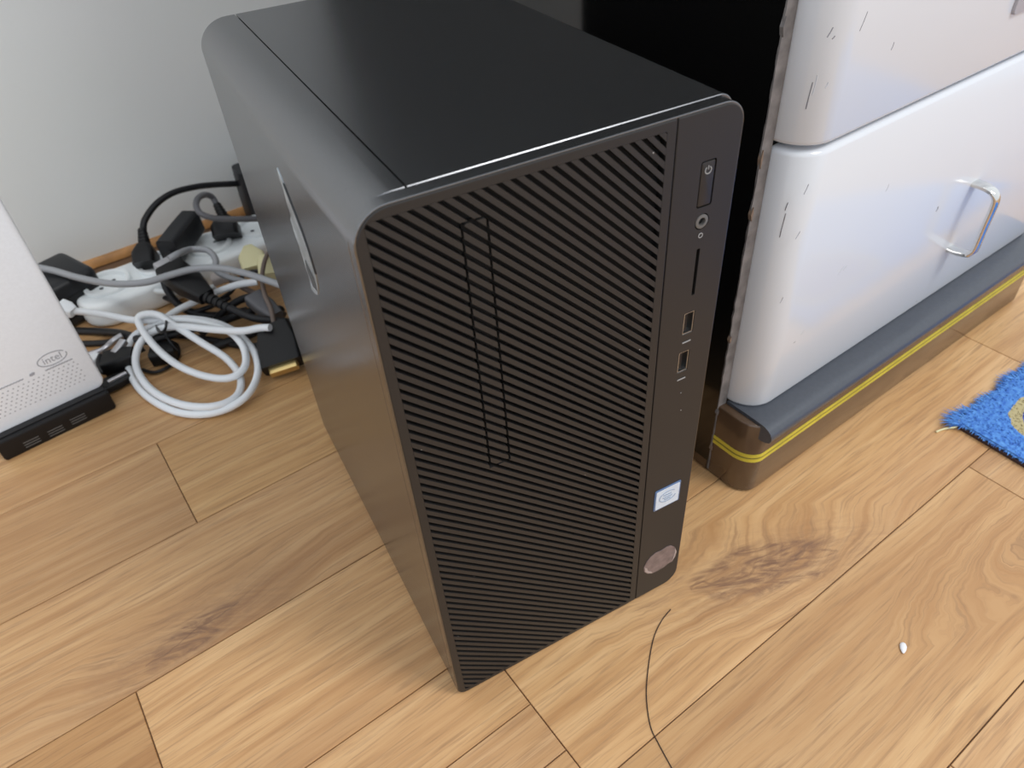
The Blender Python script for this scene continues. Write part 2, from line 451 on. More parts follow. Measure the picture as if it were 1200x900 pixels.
# top cover and right side
XR = PW
outer = [(XS+.0007, PH)]+arc(XR-.0075, PH-.0075, .0075, .0075, 90, 0, 8)+arc(XR-.006, .0080, .006, .006, 0, -90, 5)
inner = [(XR-.006, .0032)]+arc(XR-.007, .0085, .0058, .0053, -90, 0, 5)+arc(XR-.0075, PH-.0075, .0063, .0063, 0, 90, 8)+[(XS+.0007, PH-.0012)]
prism('top_cover', outer+inner, BZ+.0010, PD, 'case_metal', pc, bev=.0003, seg=1)
prism('back_plate', rrect(.0018, .005, PW-.0018, PH-.002, (.006, .006, .007, .018), 8), PD-.0035, PD-.0010, 'case_metal', pc)
box('bottom_plate', .006, PW-.006, BZ+.002, PD-.002, .0018, .0038, 'case_top', pc)
for fx, fy in ((.025, .03), (.145, .03), (.025, .245), (.145, .245)):
    lathe('foot', [(.008, 0), (.009, .0008), (.009, .0026)], 'black_plastic', pc, 16, Matrix.Translation((fx, fy, 0)))
# front bezel with grille window
RI = .0008
ro = rrect(0, .0008, PW, PH, (.0065, .0115, .0105, .0145), 8); rin = rrect(RI, .0008+RI, PW-RI, PH-RI, (.0057, .0107, .0097, .0137), 8)
frame_ring('bezel_rim', ro, rin, .0007, BZ, 'case_metal', pc, bev=.0003, ang=19)
RJ = RI-.00005
bo = rrect(RJ, .0008+RJ, SEAM, PH-RJ, (.0057, .0005, .0005, .0137), 8)
bi = rrect(.0048, .0045, .1300, .3334, (.002, .0008, .0008, .0022), 8)
bezel = frame_ring('front_bezel', bo, bi, 0, BZ, 'bezel_plastic', pc, bev=.0004, ang=19)
prism('grille_backing', rrect(.003, .003, .132, .335, (.005, .001, .001, .012), 6), .0042, .0062, 'grille_dark', bezel)
# port strip
strip = prism('port_panel', rrect(SEAM+.0005, .0008+RJ, PW-RJ, PH-RJ, (.0005, .0107, .0097, .0005), 8), 0, BZ, 'bezel_plastic', pc, bev=.0004, angle=19)
BXc, BZ0, BZ1 = .1531, .2941, .3156
def cutter(outline, y0=-.01, y1=.0045): return prism('cut', outline, y0, y1, 'port_black', pc, smooth=False)
jack_c = (.1530, .2870)
def circ(cx, cz, r, n=24): return [(cx+r*math.cos(2*math.pi*i/n), cz+r*math.sin(2*math.pi*i/n)) for i in range(n)]
cuts = [cutter(rrect(.1490, BZ0, .1572, BZ1, .0011, 4)), cutter(circ(*jack_c, .0039)),
        cutter(rrect(.1521, .2480, .1540, .2732, .0003, 2)),
        cutter(rrect(.1494, .2250, .1558, .2380, .0004, 2)), cutter(rrect(.1489, .2004, .1554, .2138, .0004, 2))]
boolean_cut(strip, cuts)
pb = prism('power_button', rrect(.1496, BZ0+.0006, .1566, BZ1-.0006, .0008, 4), .0001, .004, 'bezel_plastic', pc, bev=.0003)
ringp = [(.1531+.0016*math.cos(a), .3111+.0016*math.sin(a)) for a in [math.radians(125+i*290/20) for i in range(21)]]
stroke('power_symbol', ringp, .00042, .0001, 'mark_grey', pb); stroke('power_symbol', [(.1531, .3114), (.1531, .3131)], .00042, .0001, 'mark_grey', pb)
RX = Matrix.Rotation(math.pi/2, 4, 'X')
jk = frame_ring('headphone_jack', circ(*jack_c, .0034), circ(*jack_c, .0019), -.0002, .004, 'mark_dim', pc, bev=.0002)
prism('jack_hole', circ(*jack_c, .0020), .0015, .003, 'port_black', jk)
stroke('headset_mark', circ(.1531, .2801, .0011, 16)+[(.1542, .2801)], .0004, 0, 'mark_grey', strip)
box('card_slot', .1521, .1540, .0036, .0044, .2480, .2732, 'port_black', strip)
for z0, z1, x0, x1 in ((.2250, .2380, .1494, .1558), (.2004, .2138, .1489, .1554)):
    up = frame_ring('usb_port', rrect(x0, z0, x1, z1, .0004, 2), rrect(x0+.0006, z0+.0006, x1-.0006, z1-.0006, .0003, 2), .0004, .0044, 'port_metal', pc, bev=0)
    box('contact_tongue', x0+.0010, x0+.0031, .0012, .0044, z0+.0014, z1-.0014, 'black_plastic', up, .0002, 1)
    box('socket_back', x0+.0004, x1-.0004, .0040, .0044, z0+.0004, z1-.0004, 'port_black', up)
    stroke('usb_mark', [(x0+.0005, z0-.0050), (x1-.0008, z0-.0049)], .0007, 0, 'mark_grey', strip)
stroke('indicator_dot', [(.1527, .1852), (.1532, .1852)], .0005, 0, 'mark_grey', strip)
stroke('indicator_dot', [(.1542, .1717), (.1547, .1717)], .0005, 0, 'mark_grey', strip)
# badge
bd = prism('badge_sticker', rrect(.1424, .0919, .1615, .1104, .0008, 3), -.0005, .0003, 'badge_edge', pc, bev=.0002)
tag(bd, 'white and blue processor badge sticker')
prism('badge_face', rrect(.1434, .0929, .1605, .1094, .0006, 3), -.0007, -.0003, 'badge_white', bd)
sw = [(.1520+.0062*math.cos(a), .1020+.0044*math.sin(a)) for a in [math.radians(40+i*300/24) for i in range(25)]]
stroke('badge_print', sw, .0005, -.0007, 'badge_ink', bd)
for zz, xa, xb in ((.1036, .1487, .1545), (.1014, .1484, .1553), (.0995, .1496, .1541)):
    stroke('badge_print', [(xa+(xb-xa)*i/6, zz+.0003*(-1)**i) for i in range(7)], .0007, -.0007, 'badge_ink', bd)
# torn emblem on the front
tp = [(.1394, .0360), (.1400, .0305), (.1428, .0262), (.1470, .0236), (.1520, .0230), (.1570, .0236), (.1610, .0252), (.1632, .0250), (.1656, .0300), (.1663, .0345), (.1640, .0410), (.1606, .0450), (.1570, .0462), (.1520, .0452), (.1482, .0458), (.1440, .0440), (.1412, .0405)]
em = prism('torn_emblem', tp, -.0003, .0003, 'torn_film', pc, smooth=False); tag(em, 'torn remains of a round emblem')
prism('film_edge', [(.1632, .0254), (.1654, .0300), (.1661, .0346), (.1644, .0395), (.1646, .0340), (.1640, .0300)], -.0005, -.0002, 'torn_film_light', em, smooth=False)
prism('film_edge', [(.1400, .0350), (.1408, .0300), (.1434, .0264), (.1470, .0240), (.1462, .0262), (.1432, .0290), (.1420, .0330)], -.0005, -.0002, 'torn_film_light', em, smooth=False)
# slats
PITCH_S = .00572; HALF = .00156; c0 = .3292   # lines x+z = c0 + k*pitch are slat centres
win = rrect(.0049, .0046, .1299, .3333, (.002, .0008, .0008, .0022), 5)
OX0, OX1, OZ0, OZ1 = .0398, .0502, .1925, .3222; g = .00052
def win_clip(poly):
    for i in range(len(win)):
        a, b = win[i], win[(i+1) % len(win)]
        dx, dz = b[0]-a[0], b[1]-a[1]
        if abs(dx)+abs(dz) < 1e-9: continue
        poly = clip(poly, dz, -dx, dz*a[0]-dx*a[1])
        if len(poly) < 3: return []
    return poly
def slat_mesh(name, polys, parent, m='slat_plastic'):
    v, f = [], []
    for p in polys:
        n = len(p); b = len(v)
        cx = sum(q[0] for q in p)/n; cz = sum(q[1] for q in p)/n
        v += [(q[0], .0000, q[1]) for q in p]+[(q[0], .0045, q[1]) for q in p]
        f.append(tuple(b+i for i in range(n))); 
        for i in range(n): j = (i+1) % n; f.append((b+i, b+n+i, b+n+j, b+j))
    o = pydata(name, v, f, m, parent)
    bm = bmesh.new(); bm.from_mesh(o.data); bmesh.ops.recalc_face_normals(bm, faces=bm.faces[:]); bm.to_mesh(o.data); bm.free()
    # faces were left open at the back; make sure the front looks outwards
    if o.data.polygons[0].normal.y > 0: o.data.flip_normals()
    return o
drive = box('drive_bay_cover', OX0+.001, OX1-.001, .0032, .0040, OZ0+.001, OZ1-.001, 'grille_dark', pc)
for k in range(-60, 40):
    c = c0+k*PITCH_S
    if c < .008 or c > .465: continue
    q = [(-.1, c-HALF+.1), (.3, c-HALF-.3), (.3, c+HALF-.3), (-.1, c+HALF+.1)]
    q = win_clip(q)
    if len(q) < 3 or area(q) < 1e-7: continue
    parts = [clip(q, 1, 0, OX0-g), clip(q, -1, 0, -(OX1+g))]
    mid = clip(clip(q, -1, 0, -(OX0-g)), 1, 0, OX1+g) if q else []
    ins = []
    if len(mid) >= 3:
        parts += [clip(mid, 0, -1, -(OZ1+g)), clip(mid, 0, 1, OZ0-g)]
        ins = clip(clip(clip(clip(mid, -1, 0, -(OX0+g)), 1, 0, OX1-g), 0, 1, OZ1-g), 0, -1, -(OZ0+g)) if len(mid) > 2 else []
        if len(ins) > 2: ins = clip(ins, -1, 1, -(OX0)+OZ1-.0022) 
    parts = [p for p in parts if len(p) >= 3 and area(p) > 2e-8]
    if parts: slat_mesh('slat', parts, bezel)
    if len(ins) >= 3 and area(ins) > 2e-8: slat_mesh('slat', [ins], drive)
# peeled round mark on the left side (y,z on the plane x = 0)
pe = [(.1164, .3099), (.1105, .3045), (.1055, .2985), (.1000, .2920), (.0965, .2870), (.0940, .2800), (.0926, .2730), (.0922, .2654), (.0955, .2560), (.1020, .2480), (.1100, .2440), (.1180, .2424),
      (.1150, .2500), (.1165, .2580), (.1175, .2671), (.1205, .2760), (.1209, .2814), (.1150, .2860), (.1170, .2920), (.1150, .3000), (.1185, .3050)]
def side_patch(name, pts, m, parent, x0=-.0004, x1=.0004): return prism(name, pts, x0, x1, m, parent, axis='x', smooth=False)
pl = side_patch('peeled_emblem', pe, 'peel_shine', pc); tag(pl, 'shiny scar of a peeled round emblem')
side_patch('peel_rim', [(.1105, .3047), (.1055, .2987), (.1000, .2922), (.0963, .2870), (.0936, .2800), (.0922, .2730), (.0918, .2654), (.0926, .2656), (.0931, .2730), (.0946, .2798), (.0972, .2866), (.1008, .2914), (.1062, .2979)], 'peel_dark', pl, -.0006, .0002)
side_patch('peel_rim', [(.1100, .2640), (.0990, .2600), (.1000, .2510), (.1090, .2490), (.1130, .2560)], 'peel_dark', pl, -.0006, .0002)

# ================================================================== CABINET
CX0, CX1, CYB, CTOP = .2585, .6680, .60, 1.095
cab = empty('drawer_cabinet', (0, 0, 0)); tag(cab, 'white drawer chest with black lacquered sides and brown striped plinth', 'cabinet')
FY = .009; PY = -.004
# left side board and its worn front edge
box('side_board', CX0, CX0+.0078, .0325, CYB, .012, CTOP, 'black_lacquer', cab)
box('side_board', CX1-.0078, CX1, .0325, CYB, .012, CTOP, 'black_lacquer', cab)
def worn_edge():
    rnd = random.Random(3); v, f = [], []; N = 190
    for i in range(N+1):
        z = .004+(CTOP-.004)*i/N
        a = CX0-.0002-max(0, rnd.gauss(0, .00030)); b = CX0+.0078
        v += [(a, .0312+rnd.uniform(0, .0005), z), (b, .0310, z), (b, .0328, z), (a+.0003, .0328, z)]
    for i in range(N):
        for k in range(4):
            j = (k+1) % 4; f.append((i*4+k, i*4+j, i*4+4+j, i*4+4+k))
    f += [(3, 2, 1, 0), tuple(N*4+k for k in range(4))]
    return pydata('worn_edge', v, f, 'edge_worn', cab)
we = worn_edge(); tag(we, 'chipped grey front edge of the side board')
rnd = random.Random(5)
for zc in (.333, .262, .226, .135, .070, .026):
    zc += rnd.uniform(-.004, .004); h = rnd.uniform(.0020, .0060); wdt = rnd.uniform(.0003, .0010)
    prism('chip', [(CX0-.0006-wdt*.6, zc), (CX0+.0002, zc-h), (CX0+.0008, zc+.2*h), (CX0+.0001, zc+h)], .0306, .0330, 'edge_chip' if rnd.random() < .6 else 'edge_worn', we, smooth=False)
# carcass
box('carcass', CX0+.0078, CX1-.0078, .034, CYB, .07, CTOP-.02, 'grille_dark', cab)
box('top_board', CX0-.004, CX1+.004, .0, CYB, CTOP, CTOP+.018, 'drawer_white', cab, .004, 3)
def plan_front(x0, x1, yf, yb, rx, ry, n=10):
    """plan outline with rounded front corners, listed from back left over the front to back right"""
    L = [(x0, yb)]+[(x0+rx-rx*math.cos(math.radians(90*i/n)), yf+ry-ry*math.sin(math.radians(90*i/n))) for i in range(n+1)]
    R_ = [(x1-(p[0]-x0), p[1]) for p in L[::-1]]
    return L+R_
def drawer(z0, z1):
    o = plan_front(CX0+.0084, CX1-.0084, FY, .033, .021, .0225, 12)
    bm = bmesh.new(); n = len(o); c = .0032; levels = []
    def off(d):
        # inset the front outline by d (front and sides)
        out = []
        for x, y in o:
            xc = (CX0+CX1)/2
            out.append((xc+(x-xc)*(1-d/((CX1-CX0)/2)), y+d*(.033-y)/(.033-FY)))
        return out
    prof = [(c, z0), (c*.3, z0+c*.3), (0, z0+c), (0, z1-c), (c*.3, z1-c*.3), (c, z1)]
    for d, z in prof: levels.append([bm.verts.new((x, y, z)) for x, y in off(d)])
    for a, b in zip(levels, levels[1:]):
        for i in range(n): bm.faces.new((a[i], a[(i+1) % n], b[(i+1) % n], b[i]))
    bm.faces.new(levels[0][::-1]); bm.faces.new(levels[-1])
    return from_bm('drawer', bm, 'drawer_white', cab, angle=50)
DZ = [(.0735, .2685), (.2712, .468), (.4705, .668), (.6705, .868), (.8705, 1.090)]  # upper drawers unseen; height added to darken the reflection on the tower's top
drs = [drawer(a, b) for a, b in DZ]
def handle(parent, x, z0, z1):
    y0 = FY+.001; yo = FY-.0190; w_ = .0058; th = .0021
    # ribbon centre line in (y,z), wide and flat at the lower foot
    path = [(y0, z1), (FY-.006, z1+.0002), (FY-.0130, z1-.0010), (FY-.0175, z1-.0042), (yo, z1-.0105), (yo+.0004, (z0+z1)/2), (yo+.0006, z0+.0100), (FY-.0172, z0+.0040), (FY-.0135, z0+.0012), (FY-.006, z0), (y0, z0)]
    P = [Vector((p.x, p.y)) for p in catmull([(a, b, 0) for a, b in path], 6)]
    v, f = [], []; n = 8
    for i, p in enumerate(P):
        t = (P[min(i+1, len(P)-1)]-P[max(i-1, 0)]).normalized(); nn = Vector((-t.y, t.x))
        s = i/(len(P)-1); ww = w_*(1.0-.42*math.sin(math.pi*s)**2)
        for k in range(n):
            a = 2*math.pi*(k+.5)/n; cx, sx = math.cos(a), math.sin(a)
            cx = math.copysign(abs(cx)**.5, cx); sx = math.copysign(abs(sx)**.7, sx)
            q = p+nn*th*sx
            v.append((x+ww*cx, q.x, q.y))
    for i in range(len(P)-1):
        for k in range(n): f.append((i*n+k, i*n+(k+1) % n, (i+1)*n+(k+1) % n, (i+1)*n+k))
    f += [tuple(range(n)), tuple((len(P)-1)*n+k for k in range(n))[::-1]]
    h = pydata('handle', v, f, 'chrome', parent, True); tag(h, 'curved chrome bar handle'); autosmooth(h, 60); return h
handle(drs[0], .494, .1205, .1770)
handle(drs[2], .494, .555, .612)
# thin grey rectangle on the drawer above
lp = prism('grey_plate', rrect(.452, .303, .520, .345, .003, 4), FY-.0022, FY+.001, 'plate_grey', drs[1], bev=.0006)
tag(lp, 'small grey plate')
# scuffs on the drawer fronts
def scuff(px, py, L, ang, parent, m='scuff', wd=.0004):
    p = on_plane(px, py, 1, FY); a = math.radians(ang); dx, dz = math.cos(a)*L/2, math.sin(a)*L/2
    pts = [(p.x-dx, p.z-dz), (p.x-dx*.2+wd, p.z-dz*.1), (p.x+dx, p.z+dz)]
    stroke('scuff_mark', pts, wd, FY, m, parent, .00012)
for a in ((1012, 25, .009, 70, 1), (973, 38, .005, 50, 1), (977, 44, .002, 30, 1), (1046, 54, .004, 75, 1), (969, 100, .003, 60, 1, 'scuff_soft'), (955, 100, .010, 85, 1, 'scuff_soft'),
          (945, 222, .006, 65, 0, 'scuff_soft'), (1040, 220, .005, 70, 0, 'scuff_soft'), (1098, 245, .0035, 80, 0, 'scuff', .0012), (935, 276, .005, 50, 0, 'scuff_soft'),
          (985, 317, .007, 40, 0, 'scuff_soft'), (990, 314, .004, 35, 0, 'scuff_soft'), (931, 401, .002, 20, 0), (916, 352, .004, 60, 0, 'scuff_soft'), (940, 390, .004, 40, 0, 'scuff_soft'), (1074, 353, .002, 30, 0)):
    scuff(a[0], a[1], a[2], a[3], drs[a[4]], *(a[5:]))
# dark streak on the rounded left corner
for px, py, h in ((911, 270, .016), (897, 257, .005), (940, 118, .014)):
    z = on_plane(px, py, 1, .016).z; x = CX0+.0084+.021-.021*math.cos(math.radians(38)); y = FY+.0225-.0225*math.sin(math.radians(38))
    dr = drs[0] if z < .27 else drs[1]
    tube('scuff_mark', [(x-.0002, y+.0002, z-h/2), (x, y, z), (x+.0003, y-.0003, z+h/2)], .0003, 'scuff', dr, 6, 3)
# plinth: brown body, yellow double line, grey bullnose
def band(name, z0, z1, x0, yf, m, rx=.016, ry=.022, parent=None, bev=0):
    o = plan_front(x0, CX1-(x0-CX0), yf, .034, rx, ry, 10)
    return prism(name, o, z0, z1, m, parent or cab, axis='z', bev=bev, seg=2, angle=50)
band('plinth', .0015, .0715, CX0+.0006, PY, 'plinth_brown', .014, .018, bev=.0012)
box('plinth_side', CX0+.0006, CX0+.0076, .033, CYB, .0015, .0125, 'plinth_brown', cab)
band('plinth_pad', 0, .0030, CX0+.002, PY+.003, 'grille_dark', .014, .018)
band('stripe', .0390, .0421, CX0+.0003, PY-.0004, 'stripe_yellow', .0143, .0183)
band('stripe', .0342, .0373, CX0+.0003, PY-.0004, 'stripe_yellow', .0143, .0183)
band('stripe_groove', .0373, .0390, CX0+.0005, PY-.0002, 'stripe_olive', .0141, .0181)
tr = [(.030, .0742), (FY+.002, .0742), (FY-.005, .0741), (PY, .0736), (PY-.0035, .0724), (PY-.0062, .0702), (PY-.0078, .0672), (PY-.0080, .0645), (PY-.0068, .0618), (PY-.0040, .0600), (PY-.0005, .0592), (.012, .0590), (.030, .0590)]
prism('bullnose_trim', tr, CX0+.0075, CX1-.0075, 'trim_grey', cab, axis='x')

# ================================================================== WHITE MINI COMPUTER (left)
DA = math.radians(4.62); D0 = at(8, 541, 0)
dv = empty('mini_computer', (D0.x, D0.y, 0), DA); tag(dv, 'white upright mini computer with perforated front on a black base', 'computer')
dvn = Vector((-math.sin(DA), math.cos(DA), 0)); dvu = Vector((math.cos(DA), math.sin(DA), 0))
def dev(px, py, off):
    d = ray(px, py); P0 = D0+dvn*off; t = (P0-CAM).dot(dvn)/d.dot(dvn); P = CAM+d*t
    return ((P-D0).dot(dvu), P.z)
FO = .0110
prism('base', rrect(-.0005, 0, .0975, .021, (.003, .003, .0025, .0025), 5), 0, .052, 'black_plastic', dv, bev=.002)
body = prism('body', rrect(-.0015, .0205, .1000, .232, (.009, .009, .009, .009), 8), FO, .044, 'device_white', dv, bev=.0028, seg=3)
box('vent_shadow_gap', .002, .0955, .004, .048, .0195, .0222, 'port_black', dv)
for gx, gy in ((38, 518), (66, 505), (92, 491)):
    u, z = dev(gx, gy, 0)
    for i in range(3): box('vent_slit', u-.0065, u+.0065, -.0003, .001, z-.0027+i*.0026, z-.0019+i*.0026, 'mark_dim', dv)
# perforations: staggered rows of pits
u1, z1 = dev(88, 427, FO); u0_, z0_ = dev(0, 485, FO)
bm = bmesh.new(); rows = 7
zt = .0570; zb = .0360
for r_ in range(rows):
    zz = zb+(zt-zb)*r_/(rows-1)
    for i in range(19):
        uu = .010+i*.0042+(.0021 if r_ % 2 else 0)
        if uu > .0885: continue
        vs2 = [bm.verts.new((uu+.00085*math.cos(a), FO-.00012, zz+.00062*math.sin(a))) for a in [math.pi*2*k/8 for k in range(8)]]
        bm.faces.new(vs2)
pf = from_bm('perforations', bm, 'device_hole', body); tag(pf, 'rows of small ventilation holes', kind='stuff')
lu, lz = dev(61, 420, FO)
el = [(lu+.0120*math.cos(a), lz+.0060*math.sin(a)) for a in [math.radians(28+i*344/40) for i in range(41)]]
stroke('logo_ring', el, .0009, FO, 'device_print', body)
text_mesh('logo_lettering', 'intel', .0092, 'device_print', body, Matrix.Translation((lu, FO-.0001, lz)) @ FRONT)
for xa, xb, zz in ((lu-.0095, lu+.0135, .0606), (.004, lu-.027, .0618), (lu-.0215, lu-.0175, .0625)):
    n_ = max(2, int((xb-xa)/.0012))
    stroke('small_print', [(xa+(xb-xa)*i/n_, zz+.0003*(-1)**i) for i in range(n_+1)], .0011 if xb-xa > .006 else .0028, FO, 'device_print', body)

# ================================================================== POWER STRIP AND CABLES
ps = empty('power_strip', (.035, .607, 0), math.radians(2)); tag(ps, 'white multi-socket power strip along the foot of the wall', 'power strip')
prism('housing', rrect(-.130, -.036, .165, .036, .030, 8), .0, .030, 'strip_white', ps, axis='z', bev=.006, seg=3)
for i in range(5):
    sx = -.094+.058*i
    ring = lathe('socket', [(.0245, .028), (.0250, .0335), (.0240, .0350), (.0205, .0350), (.0195, .0335), (.0193, .0305), (.001, .0303)], 'strip_white', ps, 28, Matrix.Translation((sx, .002, 0)))
    for s in (-1, 1): lathe('pin_hole', [(.0024, .0302), (.0024, .0307)], 'strip_hole', ring, 10, Matrix.Translation((sx+s*.0075, .002+s*.004, 0)))
# adapter behind the white device
ad = empty('power_adapter', (-.104, .632, 0), math.radians(18)); tag(ad, 'black block-shaped power adapter beside the white power strip', 'adapter')
prism('housing', rrect(-.030, -.034, .033, .034, .008, 5), .0, .053, 'black_satin', ad, axis='z', bev=.007, seg=3)
box('label', -.02, .022, -.0346, -.0335, .012, .036, 'black_plastic', ad)
def axis_matrix(p, q, twist=0):
    z = (q-p).normalized(); up = Vector((0, 0, 1)) if abs(z.z) < .9 else Vector((0, 1, 0))
    x = up.cross(z).normalized(); y = z.cross(x)
    m_ = Matrix((x, y, z)).transposed().to_4x4(); m_.translation = p
    return m_ @ Matrix.Rotation(twist, 4, 'Z')
def plug_body(name, p, q, w0, h0, w1, h1, m, parent, bev=.0015, twist=0):
    """tapered rounded block from p to q"""
    L = (q-p).length; bm = bmesh.new(); lv = []
    for s, a, b in ((0, w0, h0), (.55, w0, h0), (1, w1, h1)):
        lv.append([bm.verts.new((x*1, y*1, s*L)) for x, y in rrect(-a/2, -b/2, a/2, b/2, min(a, b)*.22, 3)])
    n = len(lv[0])
    for A, B in zip(lv, lv[1:]):
        for i in range(n): bm.faces.new((A[i], A[(i+1) % n], B[(i+1) % n], B[i]))
    bm.faces.new(lv[0][::-1]); bm.faces.new(lv[-1])
    bmesh.ops.transform(bm, matrix=axis_matrix(p, q, twist), verts=bm.verts[:])
    return from_bm(name, bm, m, parent, angle=40)
def relief(p, q, r, m, parent, n=5):
    """ribbed strain relief"""
    L = (q-p).length; prof = []
    for i in range(n):
        a = i/n; rr = r*(1-.35*a); prof += [(rr, L*a), (rr, L*(a+.6/n)), (rr*.8, L*(a+.62/n)), (rr*.8, L*(a+.98/n))]
    return lathe('strain_relief', prof, m, parent, 12, axis_matrix(p, q))
V = Vector
# plug with cord arching up along the wall
p1 = empty('power_cable', ck(402, 310, .036)); tag(p1, 'thick black power cord arching over the wall from an upright plug', 'cord')
def child_space(root, *obs):
    for o in obs:
        o.parent = root; o.matrix_parent_inverse = Matrix.Translation(root.location).inverted()
def thing_world(root, fn):
    before = set(bpy.data.objects); fn(); new = [o for o in bpy.data.objects if o not in before]
    for o in new:
        if o.parent is None: child_space(root, o)
pb0 = cw(408, 312, .600); pt0 = cw(402, 255, .618); pr0 = cw(394, 208, .632)
def mk():
    plug_body('plug', pb0, pt0, .024, .026, .014, .016, 'black_plastic', None)
    relief(pt0, pr0, .0068, 'black_plastic', None)
    tube('cable', [pr0-V((0, 0, .004)), cw(402, 185, .640), cw(432, 142, .650), cw(478, 110, .658), cw(540, 93, .664), cw(605, 86, .668), cw(690, 82, .670)], .0036, 'cable_black', None)
p1.location = (pb0.x, pb0.y, 0); thing_world(p1, mk)
# dark block beside the computer at the far end of the cord
b1 = empty('power_brick', (.172, .668, 0)); tag(b1, 'tall black adapter block by the wall behind the computer tower', 'adapter')
def mk():
    plug_body('housing', V((.152, .668, 0)), V((.152, .668, .080)), .060, .040, .056, .036, 'black_satin', None)
b1.location = (.150, .668, 0); thing_world(b1, mk)
# upright plug with looped grey cord
p2 = empty('power_plug', (.082, .622, 0)); tag(p2, 'black upright plug with a looped dark grey cord in the power strip', 'plug')
def mk():
    a, b, c_ = cw(632, 232, .600), cw(622, 178, .615), cw(600, 138, .625)
    plug_body('plug', a, b, .030, .026, .017, .016, 'black_plastic', None)
    relief(b, c_, .0066, 'black_plastic', None)
    tube('cable', [c_+(b-c_)*.15, cw(590, 122, .628), cw(570, 114, .624), cw(550, 124, .612), cw(545, 146, .600), cw(560, 168, .590), cw(600, 180, .585), cw(660, 182, .582), cw(740, 180, .580)], .0034, 'cable_dark_grey', None)
p2.location = (.080, .612, 0); thing_world(p2, mk)
# angled flat plug between them
p3 = empty('angled_plug', (.03, .62, 0)); tag(p3, 'black flat angled plug lying across the power strip sockets', 'plug')
def mk():
    plug_body('plug', V((.010, .586, .051)), V((.052, .630, .055)), .022, .030, .022, .028, 'black_satin', None)
    tube('cable', [V((.014, .590, .051)), V((-.002, .575, .042)), V((-.010, .555, .032)), V((-.008, .535, .018)), V((.004, .520, .008)), V((.024, .505, .0045)), V((.05, .495, .0045))], .0042, 'cable_black', None)
p3.location = (.030, .610, 0); thing_world(p3, mk)
# connector with long black body
p4 = empty('video_connector', (.02, .56, 0)); tag(p4, 'black rectangular video connector with a thick black cable over the white coil', 'connector')
def mk():
    a, b, c_ = ck(470, 320, .052), ck(575, 398, .040), ck(640, 430, .034)
    plug_body('shell', a, b, .030, .017, .017, .013, 'black_plastic', None)
    plug_body('metal_tip', a-(b-a).normalized()*.014, a+(b-a).normalized()*.002, .018, .008, .018, .008, 'silver_plug', None)
    relief(b, c_, .0064, 'black_plastic', None)
    tube('cable', [c_-(c_-b).normalized()*.004, ck(700, 455, .030), ck(760, 463, .026), ck(830, 470, .022), ck(900, 480, .020)], .0038, 'cable_black', None)
q = ck(520, 360, 0); p4.location = (q.x, q.y, 0); thing_world(p4, mk)
# socket cords
def cord(name, pts, r, m, label, cat='cable', per=8):
    P = [ck(*p) for p in pts]; root = P[len(P)//2]
    o = tube(name, [p-Vector((root.x, root.y, 0)) for p in P], r, m, None, 10, per); o.location = (root.x, root.y, 0)
    return tag(o, label, cat)
def wcord(name, P, r, m, label, cat='cable'):
    o = tube(name, P, r, m); return tag(o, label, cat)
cord('grey_cable', [(95, 314, .060), (150, 325, .058), (220, 345, .056), (310, 361, .056), (400, 358, .058), (470, 338, .060), (540, 320, .060), (610, 318, .060), (680, 332, .058), (760, 358, .056), (830, 385, .054)], .0036, 'cable_grey', 'grey cable sagging from the white mini computer across the power strip')
cord('light_grey_cable', [(470, 292, .070), (495, 278, .070), (530, 266, .060), (575, 268, .058), (598, 292, .052), (602, 325, .044), (640, 345, .036), (700, 360, .03)], .0034, 'cable_grey', 'short light grey cord curled over the power strip behind the grey cable')
cord('white_cable', [(440, 470, .012), (490, 437, .016), (540, 412, .022), (600, 385, .030), (660, 364, .036), (715, 356, .036)], .0038, 'cable_white', 'straight white cord running up to the computer behind the white coil')
# white coil: one continuous cable, tied
wc = empty('white_cable_coil', (0, .5, 0)); tag(wc, 'thick white cable coiled in loops and tied on the floor', 'cable')
q = ck(540, 590, 0); wc.location = (q.x, q.y, 0)
coil = [(190, 436, .056), (240, 440, .050), (300, 449, .042), (370, 462, .034), (440, 462, .030), (520, 458, .026), (600, 470, .022), (660, 500, .019), (705, 550, .016), (716, 610, .013), (685, 672, .009), (620, 712, .005), (540, 724, .004),
        (460, 705, .004), (385, 650, .005), (352, 570, .009), (370, 510, .016), (420, 480, .024), (480, 462, .030), (560, 468, .028), (630, 490, .026), (675, 535, .022), (680, 590, .017), (640, 622, .014), (570, 618, .014),
        (490, 585, .018), (425, 530, .026), (385, 470, .036), (395, 448, .040), (440, 448, .038), (490, 480, .030), (560, 525, .022), (630, 570, .012), (668, 625, .008), (655, 675, .008), (590, 702, .010), (500, 695, .010), (420, 655, .011),
        (378, 590, .015), (390, 525, .022), (440, 488, .027), (510, 480, .031), (590, 488, .033), (670, 492, .034), (720, 484, .036), (750, 483, .038)]
def mk():
    tube('cable', [ck(*p) for p in coil], .0036, 'cable_white', None, 10, 7)
    a, b = ck(165, 425, .060), ck(205, 440, .055)
    plug_body('plug', a, b, .016, .011, .010, .009, 'cable_white', None)
    # tie
    pts = [ck(448+14*math.cos(t), 470+26*math.sin(t), .030+.012*math.sin(t+.6)) for t in [math.pi*2*i/14 for i in range(15)]]
    tube('tie', pts, .0014, 'cable_black', None, 6, 3)
    tube('tie', [ck(455, 490, .03), ck(470, 520, .022), ck(492, 545, .012)], .0013, 'cable_black', None, 6, 4)
thing_world(wc, mk)
